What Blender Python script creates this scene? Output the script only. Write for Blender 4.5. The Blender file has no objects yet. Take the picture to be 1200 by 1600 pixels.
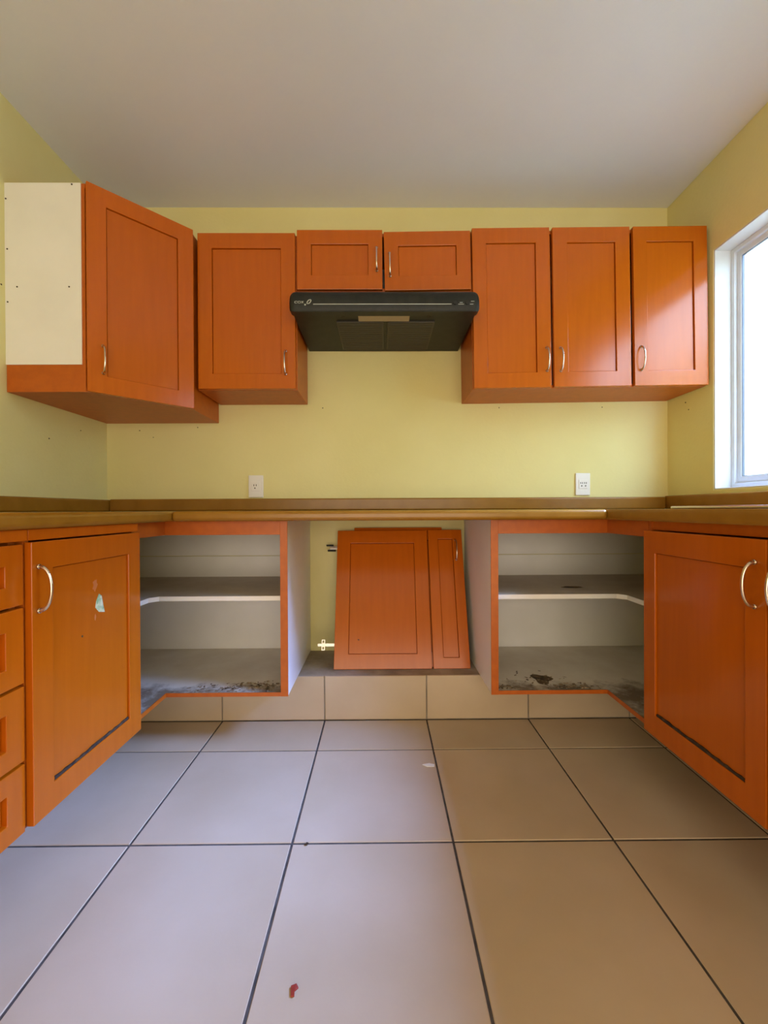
import bpy, bmesh, math, random
from math import sin, cos, pi, radians
from mathutils import Vector, Matrix

random.seed(7)
S = bpy.context.scene
C = S.collection

# ------------------------------------------------------------------ camera
PSI, PIT, RHO, FPX, CAMH = 0.00746, -0.00456, 0.0047, 652.5, 0.9266
f = Vector((sin(PSI) * cos(PIT), cos(PSI) * cos(PIT), sin(PIT)))
r0 = Vector((cos(PSI), -sin(PSI), 0))
u0 = r0.cross(f)
rr = cos(RHO) * r0 - sin(RHO) * u0
uu = cos(RHO) * u0 + sin(RHO) * r0
cd = bpy.data.cameras.new('camera')
cd.sensor_fit = 'VERTICAL'
cd.sensor_height = 36.0
cd.lens = FPX / 1600 * 36.0
cd.clip_start = 0.02
cam = bpy.data.objects.new('camera', cd)
C.objects.link(cam)
cam.matrix_world = Matrix(((rr.x, uu.x, -f.x, 0), (rr.y, uu.y, -f.y, 0), (rr.z, uu.z, -f.z, CAMH), (0, 0, 0, 1)))
S.camera = cam

# ------------------------------------------------------------------ world, lights, exposure
W = bpy.data.worlds.new('overcast_sky')
S.world = W
W.use_nodes = True
bg = W.node_tree.nodes['Background']
bg.inputs[0].default_value = (0.55, 0.75, 1.0, 1)
bg.inputs[1].default_value = 14.0


def area(name, loc, rot, sx, sy, power, col, portal=False):
    l = bpy.data.lights.new(name, 'AREA')
    l.shape = 'RECTANGLE'
    l.size, l.size_y = sx, sy
    l.energy = power
    l.color = col
    if portal:
        l.cycles.is_portal = True
    o = bpy.data.objects.new(name, l)
    C.objects.link(o)
    o.location = loc
    o.rotation_euler = rot
    return o


# daylight portal in the window opening, and an added warm fill light in front of the rear wall, behind the viewer
area('window_portal', (1.69, 1.24, 1.55), (0, radians(90), 0), 1.1, 1.3, 1, (1, 1, 1), True)
area('rear_fill_light', (0.05, -2.28, 0.85), (radians(90), 0, 0), 2.7, 1.6, 64, (1.0, 0.86, 0.72))

sl = bpy.data.lights.new('bright_sky_light', 'SUN')
sl.energy = 54.0
sl.angle = radians(38)
sl.color = (0.25, 0.41, 1.0)
so = bpy.data.objects.new('bright_sky_light', sl)
C.objects.link(so)
so.location = (4, 1, 4)
so.rotation_euler = Vector((-1.0, 0.02, -0.98)).to_track_quat('-Z', 'Y').to_euler()

S.view_settings.view_transform = 'Standard'
S.view_settings.look = 'None'
S.view_settings.gamma = 1.0
S.view_settings.use_curve_mapping = False
S.view_settings.exposure = -0.05
S.cycles.use_denoising = True
S.cycles.max_bounces = 8
S.cycles.diffuse_bounces = 5
S.cycles.caustics_reflective = False
S.cycles.caustics_refractive = False


# ------------------------------------------------------------------ materials
def mat(name, col, rough=0.5, metal=0.0, spec=0.5, coat=0.0):
    m = bpy.data.materials.new(name)
    m.use_nodes = True
    b = m.node_tree.nodes['Principled BSDF']
    b.inputs['Base Color'].default_value = (*col, 1)
    b.inputs['Roughness'].default_value = rough
    b.inputs['Metallic'].default_value = metal
    b.inputs['Specular IOR Level'].default_value = spec
    b.inputs['Coat Weight'].default_value = coat
    return m


def nodes(m):
    nt = m.node_tree
    return nt, nt.nodes['Principled BSDF'], nt.nodes.new, nt.links.new


def noise_mix(m, c1, c2, scale=(1, 1, 1), nscale=5.0, detail=5, lo=0.35, hi=0.65, bump=0.0, bscale=None, rand=0.0):
    """procedural two-tone colour with optional fine relief, in object coordinates"""
    nt, b, new, link = nodes(m)
    tc = new('ShaderNodeTexCoord')
    mp = new('ShaderNodeMapping')
    mp.inputs['Scale'].default_value = scale
    link(tc.outputs['Object'], mp.inputs[0])
    vec = mp.outputs[0]
    if rand:
        oi = new('ShaderNodeObjectInfo')
        ad = new('ShaderNodeVectorMath')
        ad.operation = 'MULTIPLY_ADD'
        ad.inputs[1].default_value = (17, 31, 23)
        cb = new('ShaderNodeCombineXYZ')
        for i in range(3):
            link(oi.outputs['Random'], cb.inputs[i])
        link(cb.outputs[0], ad.inputs[0])
        link(mp.outputs[0], ad.inputs[2])
        vec = ad.outputs[0]
    n = new('ShaderNodeTexNoise')
    n.inputs['Scale'].default_value = nscale
    n.inputs['Detail'].default_value = detail
    link(vec, n.inputs['Vector'])
    rp = new('ShaderNodeValToRGB')
    rp.color_ramp.elements[0].position = lo
    rp.color_ramp.elements[1].position = hi
    rp.color_ramp.elements[0].color = (*c1, 1)
    rp.color_ramp.elements[1].color = (*c2, 1)
    link(n.outputs['Fac'], rp.inputs[0])
    out = rp.outputs[0]
    if rand:
        hsv = new('ShaderNodeHueSaturation')
        ml = new('ShaderNodeMapRange')
        ml.inputs['To Min'].default_value = 1 - rand
        ml.inputs['To Max'].default_value = 1 + rand
        link(oi.outputs['Random'], ml.inputs['Value'])
        link(ml.outputs[0], hsv.inputs['Value'])
        link(out, hsv.inputs['Color'])
        out = hsv.outputs[0]
    link(out, b.inputs['Base Color'])
    if bump:
        n2 = new('ShaderNodeTexNoise')
        n2.inputs['Scale'].default_value = bscale or nscale * 8
        n2.inputs['Detail'].default_value = 4
        link(vec, n2.inputs['Vector'])
        bp = new('ShaderNodeBump')
        bp.inputs['Strength'].default_value = bump
        bp.inputs['Distance'].default_value = 0.004
        link(n2.outputs['Fac'], bp.inputs['Height'])
        link(bp.outputs[0], b.inputs['Normal'])
    return out


M = {}
M['wood'] = mat('orange_stained_wood', (0.6, 0.14, 0.015), 0.20, spec=0.45)
noise_mix(M['wood'], (0.47, 0.102, 0.002), (0.515, 0.114, 0.003), (9, 9, 0.7), 6, 6, 0.3, 0.7, 0.02, 30, rand=0.03)
M['wood_edge'] = mat('orange_stained_edge', (0.5, 0.11, 0.012), 0.4)
noise_mix(M['wood_edge'], (0.45, 0.098, 0.005), (0.51, 0.115, 0.006), (4, 4, 4), 8, 5)
M['wall'] = mat('yellow_wall_paint', (0.70, 0.64, 0.29), 0.85, spec=0.2)
noise_mix(M['wall'], (0.735, 0.675, 0.315), (0.785, 0.725, 0.36), (1, 1, 1), 2.5, 6, 0.3, 0.7, 0.18, 70)
M['ceil'] = mat('white_ceiling_paint', (0.75, 0.73, 0.70), 0.9, spec=0.1)
noise_mix(M['ceil'], (0.755, 0.80, 0.87), (0.795, 0.84, 0.91), (1, 1, 1), 1.6, 5, 0.3, 0.7, 0.10, 60)
M['reveal'] = mat('white_reveal_paint', (0.78, 0.78, 0.76), 0.7)
noise_mix(M['reveal'], (0.66, 0.66, 0.645), (0.72, 0.72, 0.71), (1, 1, 1), 9, 5, 0.3, 0.7, 0.25, 50)
M['tile'] = mat('beige_floor_tile', (0.5, 0.42, 0.32), 0.34)
noise_mix(M['tile'], (0.48, 0.375, 0.25), (0.56, 0.45, 0.32), (1, 1, 1), 3.5, 8, 0.3, 0.7, 0.05, 90, rand=0.04)
M['grout'] = mat('dark_grout', (0.055, 0.048, 0.042), 0.9)
noise_mix(M['grout'], (0.04, 0.035, 0.03), (0.09, 0.08, 0.07), (1, 1, 1), 30, 4)
M['counter'] = mat('brown_laminate', (0.30, 0.14, 0.035), 0.27, spec=0.4)
noise_mix(M['counter'], (0.27, 0.122, 0.010), (0.31, 0.142, 0.014), (1, 1, 1), 14, 6, 0.35, 0.65, 0.0)
M['white'] = mat('white_melamine', (0.74, 0.73, 0.70), 0.45)
noise_mix(M['white'], (0.82, 0.81, 0.775), (0.86, 0.85, 0.82), (1, 1, 1), 6, 6)
M['dirty'] = mat('soiled_melamine', (0.6, 0.57, 0.5), 0.6)
M['concrete'] = mat('dusty_concrete', (0.36, 0.31, 0.25), 0.9)
noise_mix(M['concrete'], (0.24, 0.20, 0.15), (0.46, 0.40, 0.32), (1, 1, 1), 9, 8, 0.3, 0.7, 0.4, 60)
M['nickel'] = mat('brushed_nickel', (0.72, 0.62, 0.50), 0.25, 1.0)
M['steel'] = mat('stainless_steel', (0.75, 0.76, 0.78), 0.22, 1.0)
M['black'] = mat('black_enamel', (0.016, 0.018, 0.017), 0.42, spec=0.25)
noise_mix(M['black'], (0.014, 0.016, 0.015), (0.021, 0.023, 0.021), (1, 1, 1), 25, 4)
M['blackmatte'] = mat('black_plastic', (0.010, 0.010, 0.010), 0.6)
M['filter'] = mat('greasy_aluminium_mesh', (0.075, 0.068, 0.055), 0.5, 0.6)
M['lens'] = mat('yellowed_lamp_lens', (0.36, 0.27, 0.16), 0.35)
M['print'] = mat('pale_grey_print', (0.45, 0.47, 0.44), 0.5)
M['plastic'] = mat('white_plastic', (0.80, 0.78, 0.74), 0.4)
M['slot'] = mat('dark_socket_slot', (0.03, 0.028, 0.02), 0.8)
M['alu'] = mat('white_aluminium', (0.70, 0.74, 0.78), 0.3, 0.0)
noise_mix(M['alu'], (0.67, 0.71, 0.75), (0.73, 0.77, 0.81), (1, 1, 1), 12, 3)
M['seal'] = mat('grey_window_gasket', (0.16, 0.17, 0.18), 0.7)
M['grime'] = mat('dark_grime', (0.035, 0.022, 0.012), 0.9)
noise_mix(M['grime'], (0.02, 0.012, 0.007), (0.07, 0.042, 0.02), (1, 1, 1), 60, 4)
M['flake'] = mat('dry_leaf_litter', (0.10, 0.065, 0.03), 0.9)
noise_mix(M['flake'], (0.06, 0.040, 0.022), (0.40, 0.30, 0.19), (1, 1, 1), 60, 3)
M['rust'] = mat('brown_water_stain', (0.09, 0.055, 0.02), 0.9)
noise_mix(M['rust'], (0.045, 0.03, 0.012), (0.17, 0.11, 0.05), (1, 1, 1), 40, 6)
M['chip'] = mat('pale_green_filler', (0.42, 0.52, 0.30), 0.8)
noise_mix(M['chip'], (0.26, 0.42, 0.20), (0.72, 0.70, 0.45), (1, 1, 1), 90, 3)
M['scuff'] = mat('pale_scuff', (0.54, 0.15, 0.03), 0.5)
M['paper'] = mat('white_paper', (0.82, 0.80, 0.76), 0.8)
M['red'] = mat('dark_red_fragment', (0.30, 0.035, 0.02), 0.6)
M['hinge'] = mat('zinc_hinge', (0.78, 0.76, 0.70), 0.3, 0.85)
M['hole'] = mat('dark_hole', (0.03, 0.025, 0.015), 0.9)

# soiled boards: white melamine dulled by dust; the cabinet floors also carry a brown tide of dirt along the front
def soiled(m, clean, dust, band=None, dirt=(0.20, 0.15, 0.10)):
    nt, b, new, link = nodes(m)
    tc = new('ShaderNodeTexCoord')
    n1 = new('ShaderNodeTexNoise'); n1.inputs['Scale'].default_value = 5.0; n1.inputs['Detail'].default_value = 9; n1.inputs['Roughness'].default_value = 0.65
    link(tc.outputs['Object'], n1.inputs['Vector'])
    r1 = new('ShaderNodeValToRGB')
    r1.color_ramp.elements[0].position = 0.36; r1.color_ramp.elements[1].position = 0.66
    r1.color_ramp.elements[0].color = (*clean, 1); r1.color_ramp.elements[1].color = (*dust, 1)
    link(n1.outputs['Fac'], r1.inputs[0])
    if not band:
        link(r1.outputs[0], b.inputs['Base Color'])
        return
    sp = new('ShaderNodeSeparateXYZ'); link(tc.outputs['Object'], sp.inputs[0])
    mr = new('ShaderNodeMapRange'); mr.inputs['From Min'].default_value = band[0]; mr.inputs['From Max'].default_value = band[1]
    mr.inputs['To Min'].default_value = -0.22; mr.inputs['To Max'].default_value = 0.24
    link(sp.outputs['Y'], mr.inputs['Value'])
    n2 = new('ShaderNodeTexNoise'); n2.inputs['Scale'].default_value = 11.0; n2.inputs['Detail'].default_value = 10; n2.inputs['Roughness'].default_value = 0.7
    link(tc.outputs['Object'], n2.inputs['Vector'])
    ad = new('ShaderNodeMath'); ad.operation = 'ADD'
    link(mr.outputs[0], ad.inputs[0]); link(n2.outputs['Fac'], ad.inputs[1])
    r2 = new('ShaderNodeMapRange'); r2.inputs['From Min'].default_value = 0.52; r2.inputs['From Max'].default_value = 0.78
    link(ad.outputs[0], r2.inputs['Value'])
    mx = new('ShaderNodeMix'); mx.data_type = 'RGBA'
    link(r2.outputs[0], mx.inputs['Factor'])
    link(r1.outputs[0], mx.inputs['A']); mx.inputs['B'].default_value = (*dirt, 1)
    link(mx.outputs['Result'], b.inputs['Base Color'])


soiled(M['dirty'], (0.62, 0.57, 0.49), (0.52, 0.46, 0.38))
M['soiled_floor'] = mat('soiled_cabinet_floor', (0.6, 0.57, 0.5), 0.65)
soiled(M['soiled_floor'], (0.76, 0.72, 0.63), (0.66, 0.60, 0.50), (-0.38, -0.51))

# window glass: thin pane that lets light through and mirrors a little
g = bpy.data.materials.new('window_glass')
g.use_nodes = True
nt = g.node_tree
nt.nodes.clear()
out = nt.nodes.new('ShaderNodeOutputMaterial')
tr = nt.nodes.new('ShaderNodeBsdfTransparent'); tr.inputs[0].default_value = (0.93, 0.96, 0.97, 1)
gl = nt.nodes.new('ShaderNodeBsdfGlossy'); gl.inputs['Roughness'].default_value = 0.03
mxs = nt.nodes.new('ShaderNodeMixShader')
mxs.inputs[0].default_value = 0.07; nt.links.new(tr.outputs[0], mxs.inputs[1]); nt.links.new(gl.outputs[0], mxs.inputs[2])
nt.links.new(mxs.outputs[0], out.inputs[0])
M['glass'] = g


# ------------------------------------------------------------------ mesh helpers
def box(bm, x0, x1, y0, y1, z0, z1):
    v = [bm.verts.new(p) for p in ((x0, y0, z0), (x1, y0, z0), (x1, y1, z0), (x0, y1, z0),
                                   (x0, y0, z1), (x1, y0, z1), (x1, y1, z1), (x0, y1, z1))]
    for q in ((3, 2, 1, 0), (4, 5, 6, 7), (0, 1, 5, 4), (1, 2, 6, 5), (2, 3, 7, 6), (3, 0, 4, 7)):
        bm.faces.new([v[i] for i in q])
    return v


def prism(bm, pts, z0, z1):
    """polygon in XY (counter-clockwise) pulled from z0 to z1"""
    a = [bm.verts.new((x, y, z0)) for x, y in pts]
    t = [bm.verts.new((x, y, z1)) for x, y in pts]
    bm.faces.new(a[::-1]); bm.faces.new(t)
    n = len(pts)
    for i in range(n):
        j = (i + 1) % n
        bm.faces.new((a[i], a[j], t[j], t[i]))


def ring(bm, o, i, d0, d1, axes='xzy'):
    """rectangular frame: outer o=(a0,a1,b0,b1), inner i likewise, pulled from d0 to d1; axes says which world axes a, b, d are"""
    ix = {'x': 0, 'y': 1, 'z': 2}
    def P(a, bb, d):
        p = [0, 0, 0]
        p[ix[axes[0]]], p[ix[axes[1]]], p[ix[axes[2]]] = a, bb, d
        return bm.verts.new(p)
    def loop(q, d):
        return [P(q[0], q[2], d), P(q[1], q[2], d), P(q[1], q[3], d), P(q[0], q[3], d)]
    O0, O1, I0, I1 = loop(o, d0), loop(o, d1), loop(i, d0), loop(i, d1)
    for k in range(4):
        j = (k + 1) % 4
        bm.faces.new((O0[k], O0[j], I0[j], I0[k]))
        bm.faces.new((O1[k], I1[k], I1[j], O1[j]))
        bm.faces.new((O0[k], O1[k], O1[j], O0[j]))
        bm.faces.new((I0[k], I0[j], I1[j], I1[k]))
    bmesh.ops.recalc_face_normals(bm, faces=bm.faces)


def tube(bm, pts, rad, seg=10, caps=True):
    rad = rad if isinstance(rad, (list, tuple)) else [rad] * len(pts)
    pts = [Vector(p) for p in pts]
    rings = []
    for k, p in enumerate(pts):
        d = (pts[min(k + 1, len(pts) - 1)] - pts[max(k - 1, 0)]).normalized()
        a = d.cross(Vector((1, 0, 0)))
        if a.length < 1e-3:
            a = d.cross(Vector((0, 1, 0)))
        a.normalize(); c = d.cross(a)
        rings.append([bm.verts.new(p + rad[k] * (cos(2 * pi * s / seg) * a + sin(2 * pi * s / seg) * c)) for s in range(seg)])
    for A, B in zip(rings, rings[1:]):
        for s in range(seg):
            bm.faces.new((A[s], A[(s + 1) % seg], B[(s + 1) % seg], B[s]))
    if caps:
        bm.faces.new(rings[0][::-1]); bm.faces.new(rings[-1])
    bmesh.ops.recalc_face_normals(bm, faces=bm.faces)


def disc(bm, c, r, h, axis='y', seg=12, jag=0.0):
    ang = [2 * pi * k / seg for k in range(seg)]
    def P(a, d, k):
        q = r * (1 + jag * (random.random() - 0.5) * 2) if jag else r
        u, v = q * cos(a), q * sin(a)
        o = {'x': (d, u, v), 'y': (u, d, v), 'z': (u, v, d)}[axis]
        return (c[0] + o[0], c[1] + o[1], c[2] + o[2])
    base = [P(a, 0, k) for k, a in enumerate(ang)]
    A = [bm.verts.new(p) for p in base]
    off = {'x': (h, 0, 0), 'y': (0, h, 0), 'z': (0, 0, h)}[axis]
    B = [bm.verts.new((p[0] + off[0], p[1] + off[1], p[2] + off[2])) for p in base]
    bm.faces.new(A[::-1]); bm.faces.new(B)
    for s in range(seg):
        bm.faces.new((A[s], A[(s + 1) % seg], B[(s + 1) % seg], B[s]))
    bmesh.ops.recalc_face_normals(bm, faces=bm.faces)


def obj(name, bm, m, parent=None, loc=(0, 0, 0), rot=(0, 0, 0), bevel=0.0, seg=2, smooth=False):
    me = bpy.data.meshes.new(name)
    bm.to_mesh(me)
    bm.free()
    me.materials.append(M[m] if isinstance(m, str) else m)
    o = bpy.data.objects.new(name, me)
    C.objects.link(o)
    o.location = loc
    o.rotation_euler = rot
    if parent:
        o.parent = parent
    if smooth:
        for p in me.polygons:
            p.use_smooth = True
    if bevel:
        md = o.modifiers.new('bevel', 'BEVEL')
        md.width = bevel
        md.segments = seg
        md.limit_method = 'ANGLE'
        md.angle_limit = radians(40)
    return o


def bx(name, m, parent, x0, x1, y0, y1, z0, z1, bevel=0.0, **k):
    bm = bmesh.new()
    box(bm, x0, x1, y0, y1, z0, z1)
    return obj(name, bm, m, parent, bevel=bevel, **k)


def tag(o, label=None, cat=None, group=None, kind=None):
    if label: o['label'] = label
    if cat: o['category'] = cat
    if group: o['group'] = group
    if kind: o['kind'] = kind
    return o


def thing(name, label, cat, loc=(0, 0, 0), rot=(0, 0, 0), group=None):
    o = bpy.data.objects.new(name, None)
    o.empty_display_size = 0.05
    C.objects.link(o)
    o.location = loc
    o.rotation_euler = rot
    return tag(o, label, cat, group)


# ------------------------------------------------------------------ room dimensions (metres, camera at x=0, y=0)
XL, XR, YB, YR, ZC = -1.42, 1.505, 2.18, -2.3, 2.50
WY0, WY1, WZ0, WZ1 = 0.58, 1.878, 1.012, 2.092     # window opening in the right wall
ZP = 0.196                                           # top of the masonry plinth / underside of base cabinets
CT, CB = 0.926, 0.887                                # worktop top and underside
TH = 0.14

# ------------------------------------------------------------------ shell
wall_back = tag(bx('wall_back', 'wall', None, XL - TH, XR + TH, YB, YB + TH, 0, ZC), 'pale yellow painted wall behind the range hood', 'wall', kind='structure')
wall_left = tag(bx('wall_left', 'wall', None, XL - TH, XL, YR, YB, 0, ZC), 'yellow painted side wall with the corner wall cabinet', 'wall', kind='structure')
bm = bmesh.new()
ring(bm, (YR, YB, 0, ZC), (WY0, WY1, WZ0, WZ1), XR, XR + TH, 'yzx')
wall_right = tag(obj('wall_right', bm, 'wall', bevel=0.006, seg=3), 'pale yellow side wall around the bright window', 'wall', kind='structure')
tag(bx('wall_rear', 'wall', None, XL - TH, XR + TH, YR - TH, YR, 0, ZC), 'yellow wall behind the viewer', 'wall', kind='structure')
ceiling = tag(bx('ceiling', 'ceil', None, XL - TH, XR + TH, YR - TH, YB + TH, ZC, ZC + 0.12), 'plain off-white ceiling', 'ceiling', kind='structure')

# floor: dark grout bed with each ceramic tile laid on it
floor = tag(bx('floor', 'grout', None, XL - TH, XR + TH, YR - TH, YB + TH, -0.12, -0.0025), 'beige square ceramic tile floor with dark grout', 'floor', kind='structure')
TX0, TY0, TP, G = -0.2519, 1.6104, 0.45, 0.0032
YRIS = 1.838
tile_mesh = {}


def tile(x0, x1, y0, y1):
    w, d = round(x1 - x0, 4), round(y1 - y0, 4)
    if (w, d) not in tile_mesh:
        bm = bmesh.new()
        box(bm, 0, w, 0, d, -0.010, 0)
        bmesh.ops.bevel(bm, geom=[e for e in bm.edges if all(v.co.z > -0.001 for v in e.verts)], offset=0.0016, segments=1, affect='EDGES')
        me = bpy.data.meshes.new('tile')
        bm.to_mesh(me); bm.free()
        me.materials.append(M['tile'])
        tile_mesh[(w, d)] = me
    o = bpy.data.objects.new('tile', tile_mesh[(w, d)])
    C.objects.link(o)
    o.parent = floor
    o.location = (x0, y0, random.uniform(-0.0003, 0.0003))


cols = [TX0 + TP * k for k in range(-4, 6)]
rows = [TY0 - TP * k for k in range(0, 9)] + [YRIS + G]
rows.sort()
for a, c in zip(cols, cols[1:]):
    x0, x1 = max(a + G, XL), min(c - G, XR)
    if x1 - x0 < 0.02:
        continue
    for p, q in zip(rows, rows[1:]):
        if q < YR:
            continue
        tile(x0, x1, max(p + G, YR), q - G)

# masonry plinth under the base cabinets, faced with cut tiles
bm = bmesh.new()
prism(bm, [(XL, 0.46), (-1.07, 0.46), (-1.07, YRIS + 0.009), (1.13, YRIS + 0.009), (1.13, 0.46), (XR, 0.46), (XR, YB), (XL, YB)], -0.002, ZP - 0.0015)
plinth = tag(obj('plinth', bm, 'concrete'), 'low masonry plinth with dusty top under the base cabinets', 'plinth', kind='structure')
for a, c in zip(cols, cols[1:]):
    x0, x1 = max(a + G * 0.8, -1.07), min(c - G * 0.8, 1.13)
    if x1 - x0 < 0.02:
        continue
    bx('tile', 'tile', plinth, x0, x1, YRIS, YRIS + 0.0085, 0.004, ZP - 0.001, bevel=0.0015, seg=1)

# small nail holes and rub marks on the plaster
for (x, z) in [(-1.25, 1.345), (-0.95, 1.36), (-1.18, 1.31), (-0.30, 1.46), (0.62, 1.458), (1.16, 1.46)]:
    bm = bmesh.new(); disc(bm, (x, YB, z), 0.0028, -0.0012, 'y', 8, 0.3); obj('nail_hole', bm, 'hole', wall_back)
for (y, z) in [(1.66, 2.20), (1.60, 1.92), (1.99, 1.31), (1.58, 1.78), (1.80, 1.24)]:
    bm = bmesh.new(); disc(bm, (XL, y, z), 0.003, 0.0012, 'x', 8, 0.3); obj('nail_hole', bm, 'hole', wall_left)
for (y, z) in [(2.03, 1.41), (2.05, 1.45)]:
    bm = bmesh.new(); disc(bm, (XR, y, z), 0.003, -0.0012, 'x', 8, 0.3); obj('nail_hole', bm, 'hole', wall_right)

# narrow yard outside: a white rendered boundary wall and pale paving
tag(bx('boundary_wall', 'reveal', None, 3.0, 3.15, -3.0, 6.0, -0.12, 2.4), 'bright white rendered wall seen through the window', 'wall', kind='structure')
tag(bx('yard_ground', 'concrete', None, XR + TH, 3.0, -3.0, 6.0, -0.14, -0.02), 'paving of the narrow yard outside the window', 'ground', kind='structure')

# ------------------------------------------------------------------ window in the right wall
XF = XR + 0.075
lining = thing('trim_1', 'white plastered reveal lining the window opening', 'window trim', (XR, WY1, WZ0))
lining['kind'] = 'structure'
def rel(o, *v):  # box in world coordinates under a thing that sits at an offset
    x, y, z = o.location
    return (v[0] - x, v[1] - x, v[2] - y, v[3] - y, v[4] - z, v[5] - z)
e = 0.006
bx('jamb', 'reveal', lining, *rel(lining, XR + 0.002, XR + TH, WY1 - e, WY1 + 0.002, WZ0, WZ1), bevel=0.002)
bx('jamb', 'reveal', lining, *rel(lining, XR + 0.002, XR + TH, WY0 - 0.002, WY0 + e, WZ0, WZ1), bevel=0.002)
bx('head', 'reveal', lining, *rel(lining, XR + 0.002, XR + TH, WY0, WY1, WZ1 - e, WZ1 + 0.002), bevel=0.002)
bx('sill', 'reveal', lining, *rel(lining, XR + 0.002, XR + TH, WY0, WY1, WZ0 - 0.002, WZ0 + e), bevel=0.002)
bm = bmesh.new()
ring(bm, (WY0 + e, WY1 - e, WZ0 + e, WZ1 - e), (WY0 + e + 0.018, WY1 - e - 0.018, WZ0 + e + 0.022, WZ1 - e - 0.020), XF, XF + 0.058, 'yzx')
win = tag(obj('window_1', bm, 'alu', bevel=0.002), 'sliding window with white aluminium frame over the worktop', 'window', kind='structure')
ym = 0.5 * (WY0 + WY1)
for (a, c, dx) in ((ym - 0.02, WY1 - 0.0235, 0.012), (WY0 + 0.0235, ym + 0.02, 0.034)):
    bm = bmesh.new()
    ring(bm, (a, c, WZ0 + 0.0275, WZ1 - 0.0255), (a + 0.022, c - 0.022, WZ0 + 0.056, WZ1 - 0.050), XF + dx, XF + dx + 0.018, 'yzx')
    sash = obj('sash', bm, 'alu', win, bevel=0.002)
    bm = bmesh.new()
    ring(bm, (a + 0.022, c - 0.022, WZ0 + 0.056, WZ1 - 0.050), (a + 0.0245, c - 0.0245, WZ0 + 0.0585, WZ1 - 0.0525), XF + dx + 0.003, XF + dx + 0.013, 'yzx')
    obj('gasket', bm, 'seal', sash)
    bx('pane', 'glass', sash, XF + dx + 0.007, XF + dx + 0.011, a + 0.0245, c - 0.0245, WZ0 + 0.0585, WZ1 - 0.0525)


# ------------------------------------------------------------------ cabinet doors, drawers, handles
def arc_handle(parent, x, zc, L=0.104, out=0.031, name='handle', horizontal=False):
    bm = bmesh.new()
    pts, rad = [], []
    n = 14
    for k in range(n + 1):
        t = pi * k / n
        pts.append((0, -out * sin(t) ** 0.8 if sin(t) > 1e-6 else 0.0, -cos(t) * L / 2))
        rad.append(0.0034 + 0.0016 * abs(cos(t)) ** 6)
    tube(bm, pts, rad, 10)
    for s in (-1, 1):
        disc(bm, (0, 0.0, s * L / 2), 0.0062, -0.004, 'y', 12)
    o = obj(name, bm, 'nickel', parent, (x, 0, zc), smooth=True)
    if horizontal:
        o.rotation_euler = (0, pi / 2, 0)
    return o


def panel(parent, x0, x1, z0, z1, y, t, g=0.0019):
    """door panel with a narrow groove left around its edge, closed by a thinner tongue at the back"""
    bm = bmesh.new()
    L = []
    for (q, yy) in ((-0.001, t - 0.0005), (-0.001, t - 0.0028), (g, t - 0.0028), (g, y + 0.0008), (g + 0.0008, y)):
        L.append([bm.verts.new((a, yy, c)) for a, c in ((x0 + q, z0 + q), (x1 - q, z0 + q), (x1 - q, z1 - q), (x0 + q, z1 - q))])
    bm.faces.new(L[0]); bm.faces.new(L[-1][::-1])
    for A, B in zip(L, L[1:]):
        for i in range(4):
            bm.faces.new((A[i], A[(i + 1) % 4], B[(i + 1) % 4], B[i]))
    bmesh.ops.recalc_face_normals(bm, faces=bm.faces)
    return obj('panel', bm, 'wood', parent)


def front(name, parent, w, h, loc, rotz=0.0, stile=0.066, rail=0.068, handle=None, t=0.018, tilt=0.0, grime=False, hz=False, depth=0.007):
    """framed door or drawer front; local x runs across, z up, the face looks along -y"""
    bm = bmesh.new()
    ring(bm, (0, w, 0, h), (stile, w - stile, rail, h - rail), 0, t, 'xzy')
    d = obj(name, bm, 'wood', parent, loc, (0, tilt, rotz), bevel=0.0016, seg=2)
    panel(d, stile, w - stile, rail, h - rail, depth, t)
    if handle:
        arc_handle(d, handle[0], handle[1], horizontal=hz)
    if grime:
        bm = bmesh.new()
        n = 24
        top, bot = [], []
        for k in range(n + 1):
            x = stile + 0.004 + (w - 2 * stile - 0.008) * k / n
            hh = grime * (0.55 + 0.45 * random.random())
            bot.append((x, rail)); top.append((x, rail + hh))
        for k in range(n):
            vs = [bm.verts.new((p[0], yy, p[1])) for yy in (depth - 0.0045, depth) for p in (bot[k], bot[k + 1], top[k + 1], top[k])]
            for q in ((0, 1, 2, 3), (0, 4, 5, 1), (3, 2, 6, 7)):
                bm.faces.new([vs[i] for i in q])
        bmesh.ops.remove_doubles(bm, verts=bm.verts, dist=1e-5)
        obj('grime', bm, 'grime', d)
    return d


# ------------------------------------------------------------------ wall cabinets
def carcass(o, w, d, h, yf=0.0, t=0.016):
    """open box of boards: local x 0..w, y yf (front)..d (wall), z 0..h"""
    bx('side_panel', 'wood_edge', o, 0, t, yf, d, 0, h, bevel=0.001)
    bx('side_panel', 'wood_edge', o, w - t, w, yf, d, 0, h, bevel=0.001)
    bx('bottom_panel', 'wood_edge', o, t, w - t, yf, d, 0, t, bevel=0.001)
    bx('top_panel', 'wood_edge', o, t, w - t, yf, d, h - t, h, bevel=0.001)
    bx('back_panel', 'white', o, t, w - t, d - 0.005, d, t, h - t)


YD = 1.895            # face of the wall cabinet doors
YC = YD + 0.020       # carcass front behind them
# tall single-door unit beside the corner cabinet
o = thing('wall_cabinet', 'orange single-door wall cabinet between the corner cabinet and the range hood', 'cabinet', (-0.830, YC, 1.477))
carcass(o, 0.452, YB - YC - 0.001, 0.703)
front('door', o, 0.439, 0.702, (0.008, -0.021, 0.001), handle=(0.395, 0.117), stile=0.064)
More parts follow.
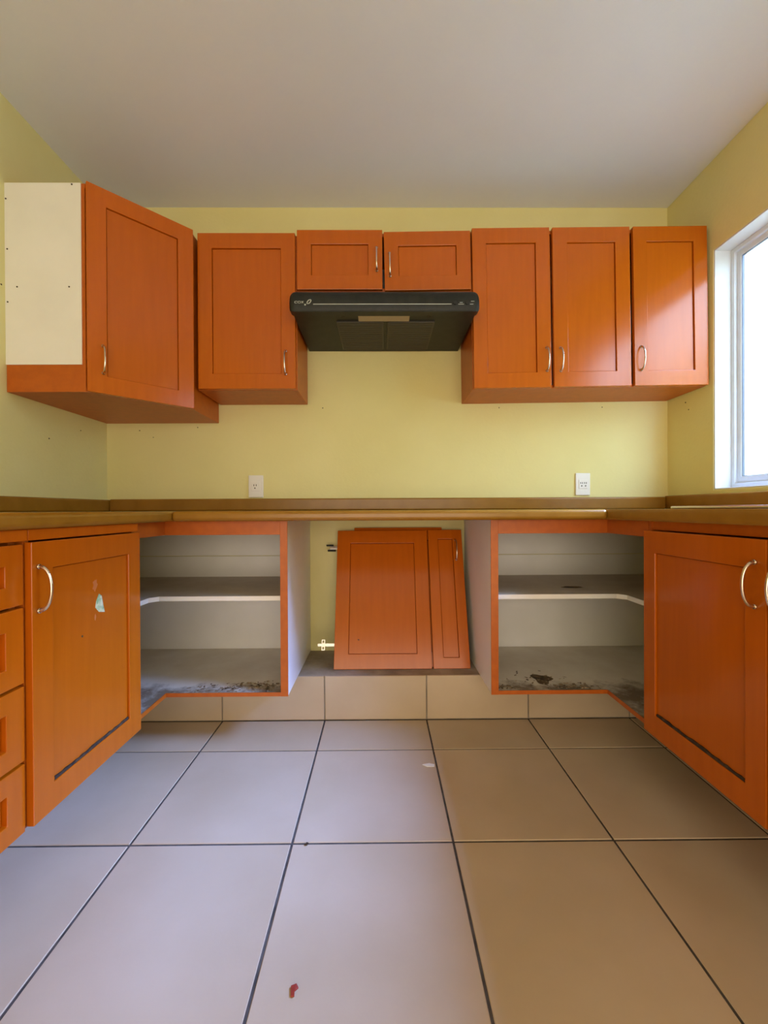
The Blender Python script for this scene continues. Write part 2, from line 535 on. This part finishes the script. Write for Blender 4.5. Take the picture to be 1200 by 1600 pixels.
# short two-door unit over the hood
o = thing('wall_cabinet', 'short orange two-door wall cabinet right above the black range hood', 'cabinet', (-0.377, YC, 1.925))
carcass(o, 0.798, YB - YC - 0.001, 0.266)
front('door', o, 0.386, 0.268, (0.003, -0.021, 0.001), handle=(0.360, 0.135), stile=0.064, rail=0.064)
front('door', o, 0.391, 0.264, (0.400, -0.021, -0.004), handle=(0.024, 0.115), stile=0.064, rail=0.064, tilt=-radians(0.9))
# three-door unit reaching the window wall, hung slightly off level
o = thing('wall_cabinet', 'wide orange three-door wall cabinet next to the window', 'cabinet', (0.424, YC, 1.478), (0, -radians(0.68), 0))
carcass(o, 1.074, YB - YC - 0.001, 0.722)
front('door', o, 0.351, 0.724, (0.003, -0.021, 0.000), handle=(0.331, 0.126), stile=0.063)
front('door', o, 0.352, 0.722, (0.368, -0.021, 0.001), handle=(0.029, 0.123), stile=0.066)
front('door', o, 0.338, 0.722, (0.7355, -0.021, 0.001), handle=(0.029, 0.123), stile=0.062)
for k in (0.357, 0.7235):
    bx('divider', 'wood_edge', o, k, k + 0.008, 0.0, 0.24, 0.02, 0.70)

# diagonal corner cabinet
o = thing('corner_cabinet', 'diagonal orange corner wall cabinet with a bare white side', 'cabinet', (XL, YB, 1.382))
fp = [(0.001, -0.001), (0.001, -0.580), (0.300, -0.580), (0.580, -0.300), (0.580, -0.001)]
bm = bmesh.new(); prism(bm, fp, 0.0, 0.016); obj('bottom_panel', bm, 'wood_edge', o)
bm = bmesh.new(); prism(bm, fp, 0.774, 0.790); obj('top_panel', bm, 'wood_edge', o)
bx('side_panel', 'wood_edge', o, 0.564, 0.580, -0.300, -0.001, 0.016, 0.774)
bx('side_panel', 'wood_edge', o, 0.001, 0.300, -0.580, -0.564, 0.016, 0.774)
bx('back_panel', 'white', o, 0.001, 0.564, -0.006, -0.001, 0.016, 0.774)
bx('back_panel', 'white', o, 0.001, 0.006, -0.564, -0.006, 0.016, 0.774)
wp = bx('white_panel', 'white', o, 0.000, 0.288, -0.5835, -0.5795, 0.103, 0.791, bevel=0.0008)
wp['label'] = 'bare white board with screw holes'
for (x, z) in [(0.046, 0.397), (0.242, 0.397), (0.255, 0.784), (0.006, 0.73), (0.010, 0.54), (0.010, 0.34)]:
    bm = bmesh.new(); disc(bm, (x, -0.5835, z), 0.003, -0.0012, 'y', 10); obj('screw_hole', bm, 'hole', wp)
k = math.sqrt(0.5)
L = math.hypot(0.280, 0.280)
nx, ny = k, -k
front('door', o, L - 0.004, 0.792, (0.300 + 0.002 * k + nx * 0.020, -0.580 + 0.002 * k + ny * 0.020, 0.0), rotz=radians(45), handle=(0.050, 0.130), stile=0.064)

# ------------------------------------------------------------------ range hood
o = thing('range_hood', 'black slim range hood under the short wall cabinet', 'range hood', (0.019, YB, 1.745))
HX0, HX1 = -0.393, 0.393
bm = bmesh.new()
prof = [(-0.425, 0.012), (-0.001, 0.008), (-0.001, 0.172), (-0.262, 0.172), (-0.425, 0.082)]
a = [bm.verts.new((HX0 + 0.006, y, z)) for y, z in prof]
c = [bm.verts.new((HX1 - 0.006, y, z)) for y, z in prof]
bm.faces.new(a); bm.faces.new(c[::-1])
for i in range(5):
    j = (i + 1) % 5
    bm.faces.new((a[i], c[i], c[j], a[j]))
bmesh.ops.recalc_face_normals(bm, faces=bm.faces)
obj('body', bm, 'black', o, bevel=0.003)
bm = bmesh.new()
n = 8
pp = [(-0.415, 0.0), (-0.455, 0.0), (-0.460, 0.008)] + [(-0.460 + 0.024 * (1 - cos(pi / 2 * q / n)), 0.060 + 0.028 * sin(pi / 2 * q / n)) for q in range(n + 1)] + [(-0.415, 0.088)]
A = []
ends = ((0.0, 0.026, 0.012, 0.012), (0.003, 0.014, 0.006, 0.006), (0.009, 0.006, 0.002, 0.002), (0.018, 0.0015, 0.0, 0.0), (0.028, 0.0, 0.0, 0.0))
for (x, dt, db, dy) in [(HX0 + q[0], *q[1:]) for q in ends] + [(HX1 - q[0], *q[1:]) for q in ends[::-1]]:
    A.append([bm.verts.new((x, y + (dy if y < -0.43 else 0), z + db if z < 0.02 else z - dt * (z - 0.02) / 0.068)) for y, z in pp])
bm.faces.new(A[0]); bm.faces.new(A[-1][::-1])
for U, V in zip(A, A[1:]):
    for i in range(len(pp)):
        j = (i + 1) % len(pp)
        bm.faces.new((U[i], V[i], V[j], U[j]))
bmesh.ops.recalc_face_normals(bm, faces=bm.faces)
cp = obj('control_panel', bm, 'black', o, smooth=True)
cp.modifiers.new('edge_split', 'EDGE_SPLIT').split_angle = radians(35)
yf = -0.4605
bx('stripe', 'print', cp, -0.293, 0.276, yf - 0.0004, yf + 0.001, 0.0265, 0.0295)
# small maker's mark: a run of rounded letters, then a leaf-like emblem over a dot
lt = bmesh.new()
def loop2(bm, cx, cz, a, bb, sh, w, n=14, arc=1.0, y=yf):
    P = []
    m_ = int(n * arc)
    for q in range(m_ + 1):
        t = 2 * pi * q / n + 0.6
        P.append((cx + a * cos(t) + sh * sin(t), y - 0.0002, cz + bb * sin(t)))
    tube(bm, P, w, 6)
loop2(lt, -0.363, 0.036, 0.006, 0.0042, 0.0, 0.0012, arc=0.8)
loop2(lt, -0.350, 0.036, 0.0058, 0.0042, 0.0, 0.0012)
tube(lt, [(-0.341, yf, 0.032), (-0.333, yf, 0.0405)], 0.0012, 6)
tube(lt, [(-0.341, yf, 0.0405), (-0.333, yf, 0.032)], 0.0012, 6)
obj('lettering', lt, 'print', cp)
lt = bmesh.new()
loop2(lt, -0.310, 0.038, 0.0065, 0.0085, 0.005, 0.0021)
obj('emblem', lt, 'print', cp)
bm = bmesh.new(); disc(bm, (-0.326, yf + 0.0005, 0.026), 0.0036, -0.001, 'y', 12); obj('emblem_dot', bm, 'print', cp)
for (x, rr_) in ((0.290, 0.0075), (0.341, 0.0085)):
    bm = bmesh.new(); disc(bm, (x, yf + 0.0005, 0.032), rr_, -0.005, 'y', 18); obj('button', bm, 'blackmatte', cp, bevel=0.001)
for (x0, x1, z0, z1) in ((0.303, 0.327, 0.0265, 0.0285), (0.309, 0.322, 0.0335, 0.0355), (0.352, 0.366, 0.0265, 0.0285), (0.356, 0.370, 0.0385, 0.0405)):
    bx('scale_mark', 'print', cp, x0, x1, yf - 0.0003, yf + 0.001, z0, z1)
for s in (-1, 1):
    xc = 0.006 + s * 0.112
    fl = bx('grease_filter', 'filter', o, xc - 0.104, xc + 0.104, -0.345, -0.035, 0.004, 0.014, bevel=0.002)
    bm = bmesh.new()
    for q in range(14):
        y = -0.335 + q * 0.0225
        box(bm, xc - 0.096, xc + 0.096, y, y + 0.010, 0.0025, 0.006)
    obj('mesh_ribs', bm, 'filter', fl)['kind'] = 'stuff'
    bm = bmesh.new(); disc(bm, (xc + s * 0.072, -0.392, 0.012), 0.009, -0.006, 'z', 14); obj('latch', bm, 'blackmatte', o)
bx('lamp_lens', 'lens', o, -0.112, 0.108, -0.418, -0.356, 0.003, 0.014, bevel=0.002)

# ------------------------------------------------------------------ base cabinets
# open corner cabinets: L-shaped boards, doors missing
YF = 1.645   # carcass front of the back run


def corner_base(label, sgn, wall_x, side_x, inner_x, y_near, shelf_x):
    """sgn=-1 for the left corner, +1 for the right corner"""
    o = thing('corner_base_cabinet', label, 'cabinet', (wall_x, YB, ZP))
    def P(x, y):
        return (x - wall_x, y - YB)
    def B(name, m, x0, x1, y0, y1, z0, z1, bevel=0.0008):
        x0, x1 = sorted((x0, x1))
        return bx(name, m, o, x0 - wall_x, x1 - wall_x, y0 - YB, y1 - YB, z0 - ZP, z1 - ZP, bevel=bevel)
    def L_board(name, m, z0, z1, ix, iy, cham):
        pts = [P(wall_x - sgn * 0.001, YB - 0.001), P(side_x, YB - 0.001), P(side_x, iy)]
        if cham:
            pts += [P(ix - sgn * cham, iy), P(ix, iy - cham)]
        else:
            pts += [P(ix, iy)]
        pts += [P(ix, y_near), P(wall_x - sgn * 0.001, y_near)]
        if sgn > 0:
            pts = pts
        bm = bmesh.new()
        prism(bm, pts, z0 - ZP, z1 - ZP)
        bmesh.ops.recalc_face_normals(bm, faces=bm.faces)
        return obj(name, bm, m, o)
    t = 0.016
    sx = side_x - sgn * (-t)          # inner face of the free-standing side
    L_board('bottom_panel', 'soiled_floor', ZP, ZP + 0.014, inner_x + sgn * 0.002, YF + 0.002, 0)
    # orange lipping on the exposed edges
    B('edge_strip', 'wood_edge', side_x, inner_x - sgn * 0.0005, YF - 0.001, YF + 0.0015, ZP - 0.001, ZP + 0.0145, 0)
    B('edge_strip', 'wood_edge', inner_x - sgn * 0.0008, inner_x + sgn * 0.0018, y_near, YF + 0.001, ZP - 0.001, ZP + 0.0145, 0)
    B('side_panel', 'white', side_x, sx, YF + 0.0016, YB - 0.001, ZP + 0.0145, CB - 0.001)
    B('side_panel', 'white', side_x - sgn * 0.004, side_x, YF + 0.003, YB - 0.001, ZP, CB - 0.001)
    B('stile', 'wood_edge', side_x - sgn * 0.005, side_x + sgn * 0.024, YF - 0.003, YF + 0.0015, ZP - 0.001, CB - 0.001)
    B('top_rail', 'wood_edge', side_x + sgn * 0.024, inner_x, YF - 0.003, YF + 0.016, CB - 0.055, CB - 0.001)
    B('top_rail', 'wood_edge', inner_x - sgn * 0.0015, inner_x + sgn * 0.016, y_near, YF - 0.0032, CB - 0.055, CB - 0.001)
    B('back_panel', 'white', sx, wall_x - sgn * 0.004, YB - 0.008, YB - 0.002, ZP + 0.0145, 0.691)
    B('back_rail', 'white', sx, wall_x - sgn * 0.004, YB - 0.016, YB - 0.002, 0.695, CB - 0.002)
    B('back_panel', 'white', wall_x - sgn * 0.002, wall_x - sgn * 0.008, y_near + 0.02, YB - 0.018, ZP + 0.0145, CB - 0.002)
    B('end_panel', 'white', inner_x + sgn * 0.004, wall_x - sgn * 0.009, y_near - 0.001, y_near + 0.014, ZP + 0.0145, CB - 0.002)
    sh = L_board('shelf', 'dirty', 0.568, 0.585, shelf_x, 1.672, 0.03)
    B('shelf_edge', 'white', sx, shelf_x - sgn * 0.030, 1.669, 1.6718, 0.5675, 0.5855, 0)
    B('shelf_edge', 'white', shelf_x - sgn * 0.0022, shelf_x + sgn * 0.0003, y_near + 0.016, 1.642, 0.5675, 0.5855, 0)
    d = 0.0015
    bm = bmesh.new()
    q = [P(shelf_x - sgn * 0.030, 1.669), P(shelf_x - sgn * 0.0022, 1.642), P(shelf_x, 1.642), P(shelf_x - sgn * 0.030, 1.6718)]
    prism(bm, q, 0.5675 - ZP, 0.5855 - ZP)
    bmesh.ops.recalc_face_normals(bm, faces=bm.faces)
    obj('shelf_edge', bm, 'white', o)
    return o


cl = corner_base('open corner base cabinet with leaf litter, next to the chipped door', -1, XL, -0.373, -0.848, 1.402, -0.915)
cr = corner_base('open corner base cabinet with a rotten stain, below the white double outlet', 1, XR, 0.438, 0.895, 1.388, 0.975)

# rot stain on the floor of the right-hand corner unit
bm = bmesh.new()
N = 26
vs = []
for q in range(N):
    t = 2 * pi * q / N
    r_ = (0.046 + 0.012 * sin(3 * t + 1) + 0.008 * random.random())
    vs.append(bm.verts.new((0.676 + 0.8 * r_ * cos(t) - XR, 1.755 + 0.95 * r_ * sin(t) - YB, 0.0148)))
bm.faces.new(vs)
obj('rot_stain', bm, 'rust', cr)
bm = bmesh.new()
vs = []
for q in range(18):
    t = 2 * pi * q / 18
    r_ = (0.026 + 0.008 * random.random())
    vs.append(bm.verts.new((0.835 + r_ * cos(t) * 1.5 - XR, 1.82 + 0.7 * r_ * sin(t) - YB, 0.3896)))
bm.faces.new(vs)
obj('rot_stain', bm, 'rust', cr)


def litter(name, label, n, fx, z0, size):
    bm = bmesh.new()
    for _ in range(n):
        x, y = fx()
        s = size * random.uniform(0.3, 1.0)
        a = random.uniform(0, pi)
        h = random.uniform(0.0006, 0.003)
        el = random.uniform(0.25, 0.7)
        pts = []
        for q in range(5):
            t = a + 2 * pi * q / 5
            u, v = s * cos(t - a), s * el * sin(t - a)
            pts.append(bm.verts.new((x + u * cos(a) - v * sin(a), y + u * sin(a) + v * cos(a), z0 + h * random.uniform(0.2, 1))))
        top = bm.verts.new((x, y, z0 + h * 1.8))
        for q in range(5):
            bm.faces.new((pts[q], pts[(q + 1) % 5], top))
    o = obj(name, bm, 'flake')
    return tag(o, label, 'litter', kind='stuff')


def zone_l():
    if random.random() < 0.6:
        return min(-0.40, random.gauss(-0.50, 0.07)), max(1.66, random.gauss(1.705, 0.022))
    return random.uniform(-0.83, -0.42), max(1.655, random.gauss(1.68, 0.03))


def zone_r():
    t = random.random()
    if t < 0.35:
        return max(0.47, random.gauss(0.50, 0.025)), max(1.66, random.gauss(1.675, 0.012))
    if t < 0.75:
        return min(0.87, random.gauss(0.76, 0.06)), max(1.658, random.gauss(1.675, 0.016))
    return max(0.475, random.gauss(0.64, 0.08)), max(1.66, random.gauss(1.74, 0.04))


litter('dry_litter', 'dry brown leaf crumbs on the floor of the litter-strewn corner cabinet', 190, zone_l, ZP + 0.0142, 0.012)
litter('dry_litter', 'dark mouldy crumbs around the stain in the corner cabinet', 150, zone_r, ZP + 0.0152, 0.010)

# door unit in the left run
FL = -0.823
o = thing('base_cabinet', 'orange base cabinet with one chipped door, beside the drawers', 'cabinet', (FL, 0.965, ZP))
D = XL - FL
bx('side_panel', 'wood_edge', o, D + 0.001, -0.001, 0.001, 0.016, 0.0, CB - ZP - 0.001)
bx('side_panel', 'wood_edge', o, D + 0.001, -0.001, 0.419, 0.434, 0.0, CB - ZP - 0.001)
bx('bottom_panel', 'wood_edge', o, D + 0.001, -0.001, 0.016, 0.419, 0.0, 0.016)
bx('back_panel', 'white', o, D + 0.001, D + 0.006, 0.016, 0.419, 0.016, CB - ZP - 0.001)
bx('top_rail', 'wood', o, -0.018, 0.012, 0.001, 0.434, 0.664, CB - ZP - 0.001, bevel=0.001)
dl = front('door', o, 0.432, 0.658, (0.018, 0.003, 0.002), rotz=pi / 2, handle=(0.018, 0.548), stile=0.062, rail=0.066, grime=0.009)
# chipped filler patch and pale scuffs on the door panel
bm = bmesh.new()
cpts = [(0.222, 0.456), (0.237, 0.440), (0.262, 0.434), (0.256, 0.455), (0.249, 0.484), (0.238, 0.492), (0.226, 0.474)]
prism(bm, cpts, 0, 0.0006)
for v in bm.verts:
    v.co = Vector((v.co.x, 0.0070 - v.co.z, v.co.y))
bmesh.ops.recalc_face_normals(bm, faces=bm.faces)
obj('chip', bm, 'chip', dl)
for (cx, cz, a_, b_) in ((0.222, 0.520, 0.012, 0.026), (0.222, 0.428, 0.004, 0.012)):
    bm = bmesh.new()
    prism(bm, [(cx + a_ * cos(2 * pi * q / 16) * random.uniform(0.5, 1), cz + b_ * sin(2 * pi * q / 16) * random.uniform(0.5, 1)) for q in range(16)], 0, 0.0003)
    for v in bm.verts:
        v.co = Vector((v.co.x, 0.0070 - v.co.z, v.co.y))
    bmesh.ops.recalc_face_normals(bm, faces=bm.faces)
    obj('scuff', bm, 'scuff', dl)

bm = bmesh.new(); disc(bm, (0.170, 0.0072, 0.390), 0.0032, -0.0010, 'y', 8, 0.3); obj('dent', bm, 'grime', dl)

# drawer unit nearest on the left
o = thing('drawer_cabinet', 'orange base cabinet with four stacked drawers', 'cabinet', (FL, 0.505, ZP))
bx('side_panel', 'wood_edge', o, D + 0.001, -0.016, 0.001, 0.016, 0.0, CB - ZP - 0.001)
bx('side_panel', 'wood_edge', o, D + 0.001, -0.016, 0.440, 0.456, 0.0, CB - ZP - 0.001)
bx('bottom_panel', 'wood_edge', o, D + 0.001, -0.016, 0.016, 0.440, 0.0, 0.016)
bx('back_panel', 'white', o, D + 0.001, D + 0.006, 0.016, 0.440, 0.016, CB - ZP - 0.001)
bx('top_rail', 'wood', o, -0.018, 0.012, 0.001, 0.459, 0.664, CB - ZP - 0.001, bevel=0.001)
zs = [0.190, 0.353, 0.531, 0.711, 0.856]
for a, c in zip(zs, zs[1:]):
    d = front('drawer', o, 0.452, c - a - 0.007, (0.004, 0.004, a + 0.003 - ZP), rotz=pi / 2, stile=0.046, rail=0.046, handle=(0.226, (c - a) / 2), hz=True, depth=0.012)
    bx('drawer_box', 'white', d, 0.02, 0.43, 0.0185, 0.50, 0.02, c - a - 0.03)

# sink unit on the right
FR = 0.891
o = thing('sink_cabinet', 'orange two-door base cabinet under the window and sink', 'cabinet', (FR, 1.386, ZP))
D = XR - FR
bx('side_panel', 'wood_edge', o, 0.001, D - 0.001, -0.016, -0.0015, 0.0, CB - ZP - 0.001)
bx('side_panel', 'wood_edge', o, 0.001, D - 0.001, -0.898, -0.882, 0.0, CB - ZP - 0.001)
bx('bottom_panel', 'wood_edge', o, 0.001, D - 0.001, -0.882, -0.016, 0.0, 0.016)
bx('back_panel', 'white', o, D - 0.006, D - 0.001, -0.882, -0.016, 0.016, CB - ZP - 0.001)
bx('top_rail', 'wood', o, 0.006, 0.020, -0.898, -0.0015, 0.662, CB - ZP - 0.001, bevel=0.001)
front('door', o, 0.442, 0.660, (-0.018, -0.004, -0.001), rotz=-pi / 2, handle=(0.414, 0.554), stile=0.056, rail=0.070, grime=0.010)
front('door', o, 0.442, 0.660, (-0.018, -0.452, -0.001), rotz=-pi / 2, handle=(0.028, 0.554), stile=0.056, rail=0.070, grime=0.010)

# ------------------------------------------------------------------ worktops with upstands
YCF = 1.572
XCL, XCR = -0.788, 0.860


def nose(o):
    return o


o = thing('worktop', 'brown laminate worktop above the four drawers and chipped door', 'worktop', (XCL, 0.46, CB))
bx('slab', 'counter', o, XL - XCL + 0.001, 0.0, 0.0, YB - 0.46 - 0.001, 0.0, CT - CB, bevel=0.013, seg=4)
bx('upstand', 'counter', o, XL - XCL + 0.001, XL - XCL + 0.020, 0.0, YB - 0.46 - 0.001, CT - CB, 0.986 - CB, bevel=0.007, seg=3)
o = thing('worktop', 'brown laminate worktop along the wall below the range hood', 'worktop', (XCL, YB, CB))
bx('slab', 'counter', o, 0.001, XCR - XCL - 0.001, YCF - YB, -0.001, 0.0, CT - CB, bevel=0.013, seg=4)
bx('upstand', 'counter', o, XL - XCL + 0.021, XR - XCL - 0.021, -0.020, -0.001, CT - CB + 0.0005, 0.989 - CB, bevel=0.007, seg=3)
o = thing('worktop', 'brown laminate worktop under the window', 'worktop', (XCR, 0.46, CB))
bm = bmesh.new()
SX0, SX1, SY0, SY1 = 0.955, 1.40, 0.62, 1.372
ring(bm, (0.0, XR - XCR - 0.001, 0.0, YB - 0.46 - 0.001), (SX0 + 0.02 - XCR, SX1 - 0.02 - XCR, SY0 + 0.02 - 0.46, SY1 - 0.02 - 0.46), 0.0, CT - CB, 'xyz')
obj('slab', bm, 'counter', o, bevel=0.013, seg=4)
bx('upstand', 'counter', o, XR - XCR - 0.020, XR - XCR - 0.001, 0.0, YB - 0.46 - 0.001, CT - CB, 0.994 - CB, bevel=0.007, seg=3)

# drop-in sink: bright rim just proud of the worktop
o = thing('sink', 'stainless steel sink rim set in the worktop under the window', 'sink', (SX0, SY0, CT))
bm = bmesh.new()
ring(bm, (0, SX1 - SX0, 0, SY1 - SY0), (0.035, SX1 - SX0 - 0.035, 0.035, SY1 - SY0 - 0.035), 0.0005, 0.0090, 'xyz')
obj('rim', bm, 'steel', o, bevel=0.006, seg=5, smooth=True)
bm = bmesh.new()
w_, d_ = SX1 - SX0, SY1 - SY0
q0 = [(0.035, 0.035), (w_ - 0.035, 0.035), (w_ - 0.035, d_ - 0.035), (0.035, d_ - 0.035)]
q1 = [(0.055, 0.055), (w_ - 0.055, 0.055), (w_ - 0.055, d_ - 0.055), (0.055, d_ - 0.055)]
A = [bm.verts.new((x, y, 0.005)) for x, y in q0]
B2 = [bm.verts.new((x, y, -0.15)) for x, y in q1]
bm.faces.new(B2)
for i in range(4):
    bm.faces.new((A[i], A[(i + 1) % 4], B2[(i + 1) % 4], B2[i]))
obj('bowl', bm, 'steel', o)

# ------------------------------------------------------------------ removed doors leaning in the stove gap
LEAN = math.atan2(0.216, 0.626)


def leaning(label, x, y, z, w, h, handle=None, hinges=(), roll=0.0, stile=0.066):
    o = thing('removed_door', label, 'cabinet door', (x, y, z), (-LEAN, roll, 0), group='removed cabinet doors leaning in the gap')
    bm = bmesh.new()
    ring(bm, (0, w, 0, h), (stile, w - stile, stile, h - stile), 0, 0.018, 'xzy')
    obj('frame', bm, 'wood', o, bevel=0.0016)
    panel(o, stile, w - stile, stile, h - stile, 0.007, 0.018)
    if handle:
        arc_handle(o, *handle)
    for (hz_, plate) in hinges:
        bm = bmesh.new()
        box(bm, -0.040, 0.020, 0.020, 0.032, hz_ - 0.008, hz_ + 0.008)
        hg = obj('hinge', bm, 'hinge', o, bevel=0.002)
        bm = bmesh.new()
        disc(bm, (0.022, 0.0185, hz_), 0.017, 0.012, 'y', 16)
        obj('hinge_cup', bm, 'hinge', hg)
        if not plate:
            bm = bmesh.new()
            box(bm, -0.058, -0.022, 0.019, 0.030, hz_ + 0.010, hz_ + 0.016)
            hl = obj('hinge_link', bm, 'blackmatte', hg)
            bm = bmesh.new()
            box(bm, -0.050, -0.010, 0.019, 0.034, hz_ - 0.017, hz_ - 0.010)
            obj('hinge_link', bm, 'blackmatte', hg)
        if plate:
            bm = bmesh.new()
            box(bm, -0.080, -0.028, 0.018, 0.021, hz_ - 0.006, hz_ + 0.006)
            for s in (-1, 1):
                ring(bm, (-0.062, -0.046, hz_ + min(s * 0.006, s * 0.024), hz_ + max(s * 0.006, s * 0.024)),
                     (-0.058, -0.050, hz_ + min(s * 0.009, s * 0.020), hz_ + max(s * 0.009, s * 0.020)), 0.018, 0.021, 'xzy')
            obj('mounting_plate', bm, 'hinge', hg)
    return o


yb, zb = 1.912, ZP + 0.001
wd = leaning('wide orange cabinet door leaning in the gap, foremost, hinges showing at its edge', -0.220, yb, zb, 0.452, 0.662, None, ((0.108, True), (0.578, False)))
bm = bmesh.new(); disc(bm, (0.112, 0.0072, 0.130), 0.0035, -0.0010, 'y', 8, 0.2); obj('dent', bm, 'grime', wd)
ld = leaning('narrow orange cabinet door with a handle leaning in the gap', 0.239, yb, zb, 0.170, 0.664, (0.136, 0.560, 0.10), (), 0.0, 0.048)
cs, sn = cos(LEAN), sin(LEAN)
off = 0.0205
leaning('orange cabinet door leaning hidden behind the wide and the narrow one', -0.137, yb + off / cs, zb, 0.450, 0.676, None, ())

# ------------------------------------------------------------------ wall outlets
def outlet(label, xc, zc, slots):
    o = thing('wall_outlet', label, 'outlet', (xc, YB, zc), group='white wall outlets above the worktop')
    bx('plate', 'plastic', o, -0.0385, 0.0385, -0.009, -0.0005, -0.058, 0.058, bevel=0.004, seg=3)
    bx('insert', 'plastic', o, -0.0225, 0.0225, -0.0115, -0.0085, -0.024, 0.024, bevel=0.002)
    for (x, z, w, h) in slots:
        bx('slot', 'slot', o, x - w / 2, x + w / 2, -0.0122, -0.0110, z - h / 2, z + h / 2)
    return o


outlet('white single outlet on the wall near the litter-strewn corner', -0.648, 1.0525, [(-0.009, 0.006, 0.0035, 0.009), (0.003, 0.006, 0.0035, 0.009), (-0.004, -0.009, 0.006, 0.006)])
outlet('white double outlet on the wall nearer the window', 1.055, 1.057, [(-0.013, 0.006, 0.003, 0.009), (-0.004, 0.006, 0.003, 0.009), (-0.008, -0.009, 0.006, 0.006),
                                                                          (0.007, 0.006, 0.003, 0.009), (0.016, 0.006, 0.003, 0.009), (0.012, -0.009, 0.006, 0.006)])

# ------------------------------------------------------------------ bits lying on the floor
def scrap(name, label, cat, pts, loc, m, h):
    bm = bmesh.new()
    prism(bm, pts, 0, h)
    for v in bm.verts:
        v.co.z += 0.25 * h * math.sin(v.co.x * 400)
    return tag(obj(name, bm, m, None, loc, bevel=0.0004), label, cat)


scrap('paper_scrap', 'small white paper scrap on the floor tiles', 'paper scrap', [(-0.022, 0.004), (-0.006, -0.008), (0.020, -0.010), (0.022, 0.002), (0.004, 0.009)], (0.168, 1.507, 0.0008), 'paper', 0.003)
scrap('dirt_speck', 'tiny black dirt speck beside a grout line', 'dirt', [(-0.005, -0.003), (0.003, -0.005), (0.006, 0.002), (0, 0.005)], (-0.211, 1.155, 0.0008), 'grime', 0.003)
scrap('leaf_fragment', 'small dark red leaf fragment on the nearest tiles', 'leaf', [(-0.004, -0.010), (0.003, -0.011), (0.002, -0.002), (0.008, 0.004), (0.003, 0.010), (-0.007, 0.007), (-0.006, 0.0)], (-0.172, 0.802, 0.0008), 'red', 0.003)
